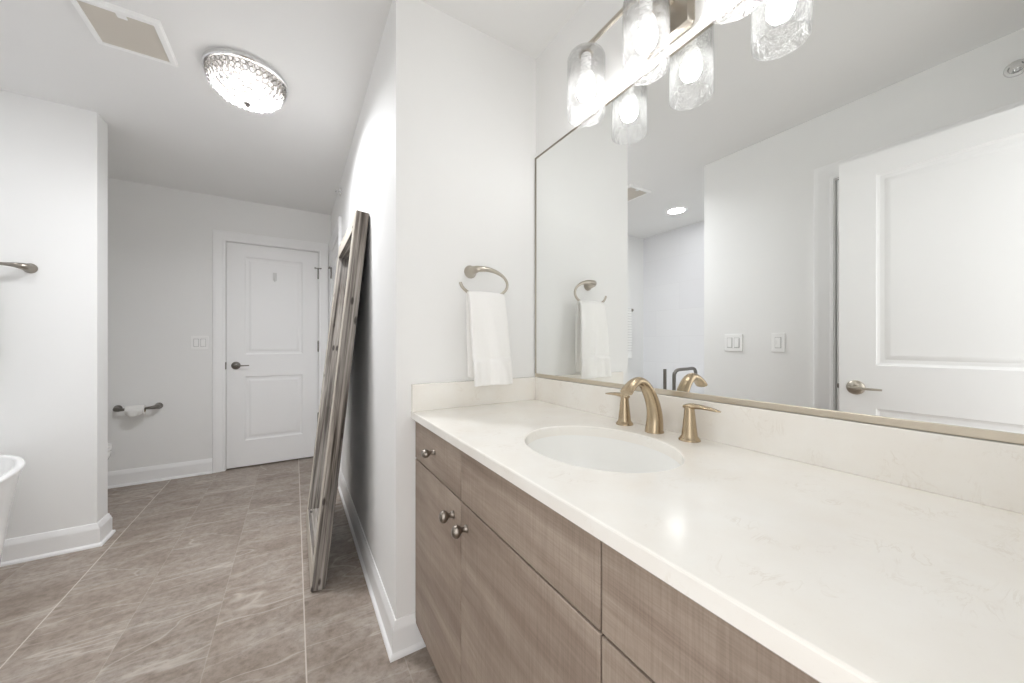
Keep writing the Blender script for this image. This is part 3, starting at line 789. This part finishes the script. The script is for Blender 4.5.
MB().lathe([(0.0, Z0 - DEP - 0.020), (0.006, Z0 - DEP - 0.018), (0.008, Z0 - DEP - 0.013), (0.0055, Z0 - DEP - 0.008), (0.014, Z0 - DEP - 0.005), (0.017, Z0 - DEP - 0.001), (0.016, Z0 - DEP + 0.002), (0.0, Z0 - DEP + 0.003)], (CX, CY, 0), (0, 0, 1), 20).build('finial', M['gunmetal'], cl)
for a in (35, 155, 275):
    bx_, by_ = CX + 0.055 * math.cos(R(a)), CY + 0.055 * math.sin(R(a))
    s = MB().lathe([(0.012, H - 0.006), (0.012, H - 0.032), (0.008, H - 0.034)], (bx_, by_, 0), (0, 0, 1), 14).build('socket', M['plastic'], cl)
    MB().lathe([(0.020, H - 0.034), (0.0245, H - 0.036), (0.0245, H - 0.038), (0.018, H - 0.042), (0.0, H - 0.0435)], (bx_, by_, 0), (0, 0, 1), 16).build('bulb', M['bulb2'], s)

lamp = bpy.data.lights.new('lamp_light', 'AREA'); lamp.shape = 'DISK'; lamp.size = 0.20; lamp.energy = WATTS_CEILING; lamp.spread = R(160); lamp.color = (0.965, 0.98, 1.0)
lo = bpy.data.objects.new('lamp_light', lamp); COL.objects.link(lo); lo.parent = cl; lo.location = (0, 0, -0.046)

# exhaust vent
VX0, VX1, VYa, VYb = -0.722, -0.462, 1.960, 2.230
ev = empty('exhaust_vent', ((VX0 + VX1) / 2, (VYa + VYb) / 2, H), 'square exhaust fan grille with white frame on the ceiling', 'vent')
m = MB(); f = 0.024
prof = [(0.0, 0.0), (0.0, -0.006), (0.006, -0.016), (f - 0.004, -0.018), (f, -0.015), (f, -0.004), (f, 0.0)]
sq = [(VX0, VYa), (VX1, VYa), (VX1, VYb), (VX0, VYb)]
rings = []
for cx_, cy_ in sq + sq[:1]:
    sxn = 1 if cx_ == VX0 else -1; syn = 1 if cy_ == VYa else -1
    rings.append([Vector((cx_ + sxn * o, cy_ + syn * o, H + z - 0.0003)) for o, z in prof])
m.loft(rings, False, False).build('frame', M['plastic'], ev)
m = MB()
gx0, gx1, gy0, gy1 = VX0 + f - 0.001, VX1 - f + 0.001, VYa + f - 0.001, VYb - f + 0.001
for i in range(34):
    y = gy0 + (gy1 - gy0) * (i + 0.5) / 34
    m.box(gx0, gx1, y - 0.0021, y + 0.0021, H - 0.0135, H - 0.009)
for i in range(9):
    x = gx0 + (gx1 - gx0) * i / 8
    m.box(x - 0.001, x + 0.001, gy0, gy1, H - 0.0115, H - 0.0085)
m.build('grille', M['grille'], ev)
MB().box(gx0, gx1, gy0, gy1, H - 0.004, H - 0.001).build('fan_cavity', M['grille'], ev)
m = MB(); m.box((gx0 + gx1) / 2 - 0.004, (gx0 + gx1) / 2 + 0.026, gy0 + 0.002, gy0 + 0.026, H - 0.0155, H - 0.009, 0.002, 1)
m.build('latch_tab', M['plastic'], ev)

# recessed downlight over the tub
rl = empty('recessed_downlight', (-1.322, 2.13, H), 'round lit recessed downlight over the bathtub, seen in the mirror', 'ceiling light')
MB().lathe([(0.098, H - 0.0005), (0.096, H - 0.004), (0.084, H - 0.006), (0.077, H - 0.004), (0.076, H - 0.001)], (-1.322, 2.13, 0), (0, 0, 1), 48, cap0=False, cap1=False).build('trim_ring', M['plastic'], rl)
MB().lathe([(0.0, H - 0.0022), (0.077, H - 0.0022)], (-1.322, 2.13, 0), (0, 0, -1), 40, cap0=False, cap1=False)
m = MB(); m.lathe([(0.0765, H - 0.0012), (0.0755, H - 0.0032), (0.04, H - 0.0045), (0.0, H - 0.005)], (-1.322, 2.13, 0), (0, 0, 1), 40, cap0=False, cap1=False)
m.build('lens', M['lens'], rl)

# sidewall sprinklers
def sprinkler(c, out, label):
    c = Vector(c); o = Vector(out)
    s = empty('fire_sprinkler', c, label, 'sprinkler')
    MB().lathe([(0.033, 0.0005), (0.033, 0.003), (0.030, 0.007), (0.022, 0.009), (0.019, 0.004), (0.0, 0.004)], c, o, 32).build('escutcheon', M['chrome'], s)
    m = MB().lathe([(0.0085, 0.004), (0.0085, 0.016), (0.006, 0.018), (0.006, 0.022)], c, o, 14)
    sd = o.cross(Vector((0, 0, 1)))
    for k in (-1, 1): m.tube([c + o * 0.018 + sd * 0.008 * k, c + o * 0.028 + sd * 0.012 * k, c + o * 0.040 + sd * 0.002 * k], 0.0022, 8)
    m.build('nozzle', M['chrome'], s)
    d = MB().lathe([(0.0, 0.040), (0.013, 0.040), (0.015, 0.0415), (0.0, 0.043)], c, o, 18).build('deflector', M['chrome'], s)
    return s
sprinkler((X_LEFT, 0.163, 2.285), (1, 0, 0), 'white sprinkler high on the wall above the open door, seen in mirror')
sprinkler((X_HALL, 3.13, 2.345), (-1, 0, 0), 'small sprinkler high on the passage wall near the far corner')

# ------------------------------------------------------------------ switches
def switch_plate(name, fmap, half_w, gangs, label, slider=False):
    """fmap(a across, z up, h out of the wall)"""
    root = empty(name, fmap(0, 0, 0), label, 'light switch', 'white light switches')
    def bx(a0, a1, z0, z1, h0, h1, bev=0.001):
        b = bmesh.new(); bmesh.ops.create_cube(b, size=1.0)
        for v in b.verts: v.co = Vector(((a0 + a1) / 2 + v.co.x * (a1 - a0), (z0 + z1) / 2 + v.co.y * (z1 - z0), (h0 + h1) / 2 + v.co.z * (h1 - h0)))
        bmesh.ops.bevel(b, geom=b.edges[:], offset=bev, segments=1, affect='EDGES')
        for v in b.verts: v.co = Vector(fmap(*v.co))
        m = MB(); m.join(b); return m
    bx(-half_w, half_w, -0.0585, 0.0585, 0.0003, 0.0070, 0.0015).build('plate', M['plastic'], root)
    for g_ in range(gangs):
        a = (g_ - (gangs - 1) / 2) * 0.046
        bx(a - 0.0175, a + 0.0175, -0.0345, 0.0345, 0.005, 0.0078, 0.0006).build('shade_bezel', M['shade_bezel'], root)
        r = bx(a - 0.0145, a + 0.0145, -0.031, 0.031, 0.006, 0.0115, 0.002).build('rocker', M['plastic'], root)
        if slider: bx(a + 0.008, a + 0.012, -0.01, 0.018, 0.0105, 0.0135, 0.0006).build('dimmer_slider', M['plastic'], r)
    return root
switch_plate('light_switch', lambda a, z, h: (-0.700 + a, Y_FAR - h, 1.142 + z), 0.058, 2, 'double white light switch on the far wall beside the closed door')
switch_plate('light_switch', lambda a, z, h: (X_LEFT + h, 1.281 + a, 1.142 + z), 0.058, 2, 'double white light switch reflected in the mirror')
switch_plate('light_switch', lambda a, z, h: (X_LEFT + h, 1.017 + a, 1.142 + z), 0.036, 1, 'single white dimmer switch reflected in the mirror', True)

# ------------------------------------------------------------------ adhesive hook on the far door
HX, HZ = -0.158, 1.76
ah = empty('adhesive_hook', (HX, Y_FAR + 0.004, HZ), 'small white adhesive hook on the top panel of the far door', 'hook')
MB().box(HX - 0.016, HX + 0.016, Y_FAR - 0.002, Y_FAR + 0.0068, HZ - 0.03, HZ + 0.045, 0.003, 2).build('plate', M['clear'], ah)
MB().tube(smooth_path([(HX, Y_FAR - 0.001, HZ + 0.0), (HX, Y_FAR - 0.006, HZ - 0.02), (HX, Y_FAR - 0.014, HZ - 0.034), (HX, Y_FAR - 0.024, HZ - 0.034), (HX, Y_FAR - 0.028, HZ - 0.022)], 4), (0.011, 0.0035), 12, ref=(1, 0, 0)).build('hook_prong', M['clear'], ah)

# ------------------------------------------------------------------ toilet paper
tp = empty('toilet_paper_holder', (-1.07, Y_FAR, 0.62), 'nickel toilet paper holder low on the far wall', 'toilet paper holder')
for s, x in ((1, -1.195), (-1, -0.958)):
    MB().lathe([(0.026, 0.0005), (0.026, 0.004), (0.023, 0.009), (0.020, 0.018), (0.0185, 0.030)], (x, Y_FAR, 0.62), (0, -1, 0), 24).build('wall_post', M['gunmetal'], tp)
    MB().tube(smooth_path([(x, Y_FAR - 0.026, 0.62), (x + s * 0.004, Y_FAR - 0.052, 0.6195), (x + s * 0.022, Y_FAR - 0.071, 0.618), (x + s * 0.050, Y_FAR - 0.076, 0.617), (x + s * 0.062, Y_FAR - 0.076, 0.617)], 4), smooth_vals([0.0188, 0.0175, 0.0135, 0.0105, 0.0095], 4), 14).build('arm', M['gunmetal'], tp)
MB().tube([(-1.14, Y_FAR - 0.076, 0.617), (-1.01, Y_FAR - 0.076, 0.617)], 0.008, 14).build('roller', M['gunmetal'], tp)
rx0, rx1, ry, rz = -1.128, -1.021, Y_FAR - 0.076, 0.606
tr_ = empty('toilet_paper_roll', ((rx0 + rx1) / 2, ry, rz), 'nearly used white toilet paper roll on the holder with folded end', 'toilet paper')
w_ = rx1 - rx0
MB().lathe([(0.020, 0), (0.037, 0), (0.0385, 0.002), (0.0385, w_ - 0.002), (0.037, w_), (0.020, w_), (0.020, 0)], (rx0, ry, rz), (1, 0, 0), 32, cap0=False, cap1=False).build('roll', M['paper'], tr_)
MB().lathe([(0.0195, 0.001), (0.0202, 0.001), (0.0202, w_ - 0.001), (0.0195, w_ - 0.001), (0.0195, 0.001)], (rx0, ry, rz), (1, 0, 0), 24, cap0=False, cap1=False).build('cardboard_core', M['card'], tr_)
m = MB()
fl = [[Vector((rx0 + 0.006 + (w_ - 0.012) * u * (1 if k < 4 else 0.75) + (0.01 if k >= 4 else 0), ry - 0.0395 - 0.0015 * math.sin(k), rz + 0.012 - 0.011 * k)) for u in (0, 0.33, 0.66, 1)] for k in range(5)]
fl.append([Vector((rx0 + 0.028 + 0.02 * u, ry - 0.0405, rz - 0.046)) for u in (0, 0.33, 0.66, 1)])
m.loft(fl, False, False, closed=False)
o = m.build('loose_end', M['paper'], tr_); md = o.modifiers.new('thickness', 'SOLIDIFY'); md.thickness = 0.0012

# ------------------------------------------------------------------ toilet in the nook (only its front tip shows past the stub wall)
TY = 3.545
to = empty('toilet', (-1.45, TY, 0.0), 'white toilet in the nook behind the stub wall, barely showing', 'toilet')
def oval(cx, a, b, z, n=40, ex=2.3, k=1.0):
    out = []
    for i in range(n):
        t = 2 * PI * i / n; c, s = math.cos(t), math.sin(t)
        out.append(Vector((cx + a * math.copysign(abs(c) ** (2 / ex), c), TY + b * math.copysign(abs(s) ** (2 / ex), s), z)))
    return out
MB().loft([oval(-1.44, 0.235, 0.115, 0.0), oval(-1.44, 0.232, 0.112, 0.04), oval(-1.42, 0.225, 0.105, 0.16), oval(-1.385, 0.255, 0.135, 0.27), oval(-1.365, 0.275, 0.175, 0.355), oval(-1.365, 0.277, 0.182, 0.385), oval(-1.365, 0.268, 0.174, 0.392),
           oval(-1.345, 0.205, 0.125, 0.390), oval(-1.345, 0.185, 0.110, 0.33), oval(-1.36, 0.13, 0.08, 0.24), oval(-1.38, 0.06, 0.05, 0.20)]).build('bowl', M['porcelain'], to, angle=60)
MB().loft([oval(-1.365, 0.272, 0.183, 0.393), oval(-1.365, 0.277, 0.187, 0.399), oval(-1.365, 0.277, 0.187, 0.408), oval(-1.365, 0.272, 0.182, 0.412)]).build('seat', M['plastic'], to, angle=50)
MB().loft([oval(-1.365, 0.273, 0.184, 0.413), oval(-1.365, 0.277, 0.187, 0.418), oval(-1.365, 0.275, 0.185, 0.428), oval(-1.365, 0.25, 0.165, 0.433)]).build('lid', M['plastic'], to, angle=50)
MB().box(-1.835, -1.655, TY - 0.215, TY + 0.215, 0.385, 0.745, 0.02, 3).build('tank', M['porcelain'], to)
tl = MB().box(-1.840, -1.645, TY - 0.225, TY + 0.225, 0.745, 0.782, 0.012, 2).build('tank_lid', M['porcelain'], to)
MB().tube([(-1.652, TY + 0.15, 0.69), (-1.640, TY + 0.15, 0.69), (-1.636, TY + 0.13, 0.688), (-1.636, TY + 0.075, 0.682)], [0.010, 0.007, 0.006, 0.007], 10).build('flush_lever', M['nickel'], to)

# ------------------------------------------------------------------ bathtub
TX, TYc = -1.397, 2.190
tb = empty('freestanding_bathtub', (TX, TYc, 0.0), 'white freestanding oval bathtub at the left edge beside the stub wall', 'bathtub')
def sup(a, b, z, n=72, ex=2.6, lift=0.0):
    out = []
    for i in range(n):
        t = 2 * PI * i / n; c, s = math.cos(t), math.sin(t)
        out.append(Vector((TX + a * math.copysign(abs(c) ** (2 / ex), c), TYc + b * math.copysign(abs(s) ** (2 / ex), s), z + lift * abs(s) ** 3)))
    return out
A, B, ZR = 0.360, 0.685, 0.572
L_ = 0.012
MB().loft([sup(0.280, 0.592, 0.0), sup(0.287, 0.598, 0.03), sup(0.303, 0.612, 0.16), sup(0.323, 0.637, 0.36, lift=0.3 * L_), sup(0.348, 0.668, 0.52, lift=L_), sup(A, B, ZR - 0.014, lift=L_), sup(A + 0.001, B + 0.001, ZR - 0.006, lift=L_), sup(A - 0.004, B - 0.004, ZR, lift=L_),
           sup(A - 0.020, B - 0.020, ZR + 0.001, lift=L_), sup(A - 0.028, B - 0.030, ZR - 0.006, lift=L_), sup(A - 0.045, B - 0.06, ZR - 0.08), sup(0.275, 0.56, 0.30), sup(0.235, 0.48, 0.17), sup(0.16, 0.38, 0.125), sup(0.04, 0.1, 0.118)]).build('shell', M['acrylic'], tb, angle=60)
MB().lathe([(0.032, 0.119), (0.032, 0.123), (0.025, 0.125), (0.0, 0.125)], (TX, TYc, 0), (0, 0, 1), 24).build('drain', M['nickel'], tb)

# tub filler (seen only in the mirror)
GX, GY, GZ = -0.985, 1.928, 0.905
tf = empty('tub_filler', (GX, GY, 0.0), 'dark floor-standing tub filler spout, seen in the mirror', 'tub faucet')
MB().lathe([(0.034, 0.0), (0.034, 0.006), (0.022, 0.012), (0.0145, 0.018)], (GX, GY, 0), (0, 0, 1), 24).build('floor_flange', M['gunmetal'], tf)
q = [(GX, GY, 0.01), (GX, GY, 0.45), (GX, GY, GZ - 0.085), (GX - 0.016, GY + 0.001, GZ - 0.028), (GX - 0.068, GY + 0.004, GZ - 0.006), (GX - 0.20, GY + 0.012, GZ - 0.004), (GX - 0.310, GY + 0.020, GZ - 0.003), (GX - 0.352, GY + 0.022, GZ - 0.020), (GX - 0.368, GY + 0.023, GZ - 0.06)]
MB().tube(smooth_path(q, 6), 0.0152, 16, ref=(0, 1, 0)).build('spout', M['gunmetal'], tf)
MB().tube([(GX, GY - 0.005, 0.66), (GX, GY + 0.102, 0.66)], 0.011, 14).build('valve_body', M['gunmetal'], tf)
MB().tube([(GX, GY + 0.092, 0.64), (GX, GY + 0.092, 0.665), (GX, GY + 0.092, 0.70), (GX, GY + 0.092, GZ - 0.002)], [0.016, 0.016, 0.0145, 0.0145], 14).build('hand_shower', M['gunmetal'], tf)

# towel bar and striped towel on the stub wall
TBZ, TBY = 1.534, 2.868
br_ = empty('towel_bar', (-1.385, Y_STUB, TBZ), 'nickel towel bar high on the stub wall at the left edge', 'towel bar')
for s, x in ((-1, -1.188), (1, -1.588)):
    MB().lathe([(0.0265, 0.0005), (0.0265, 0.004), (0.0235, 0.009), (0.021, 0.018), (0.0195, 0.027)], (x, Y_STUB, TBZ), (0, -1, 0), 24).build('wall_post', M['nickel_d'], br_)
    MB().tube(smooth_path([(x, Y_STUB - 0.022, TBZ), (x + s * 0.004, Y_STUB - 0.040, TBZ + 0.001), (x + s * 0.024, TBY + 0.001, TBZ + 0.004), (x + s * 0.055, TBY, TBZ + 0.006), (x + s * 0.09, TBY, TBZ + 0.006)], 4), smooth_vals([0.0198, 0.0185, 0.0135, 0.009, 0.0075], 4), 14).build('arm', M['nickel_d'], br_)
MB().tube([(-1.275, TBY, TBZ + 0.006), (-1.50, TBY, TBZ + 0.006)], 0.0073, 14).build('bar', M['nickel_d'], br_)
zt = TBZ + 0.006
hung_towel('bath_towel', M['towel_s'], (-1.40, TBY, 0.95), lambda s: (-1.534, -1.288),
           [(2.842, 0.953), (2.844, 1.10), (2.846, 1.30), (2.852, zt - 0.03), (2.857, zt + 0.003), (TBY, zt + 0.0145), (2.879, zt + 0.003), (2.884, zt - 0.03), (2.890, 1.30), (2.893, 1.10), (2.894, 1.0)],
           18, 'white towel with thin grey stripes hanging on the towel bar, seen in mirror', 'towel', lambda s, u: 0.003 * math.sin(u * 14 + s * 5) * min(1, abs(s - 0.5) * 2), 0.009)
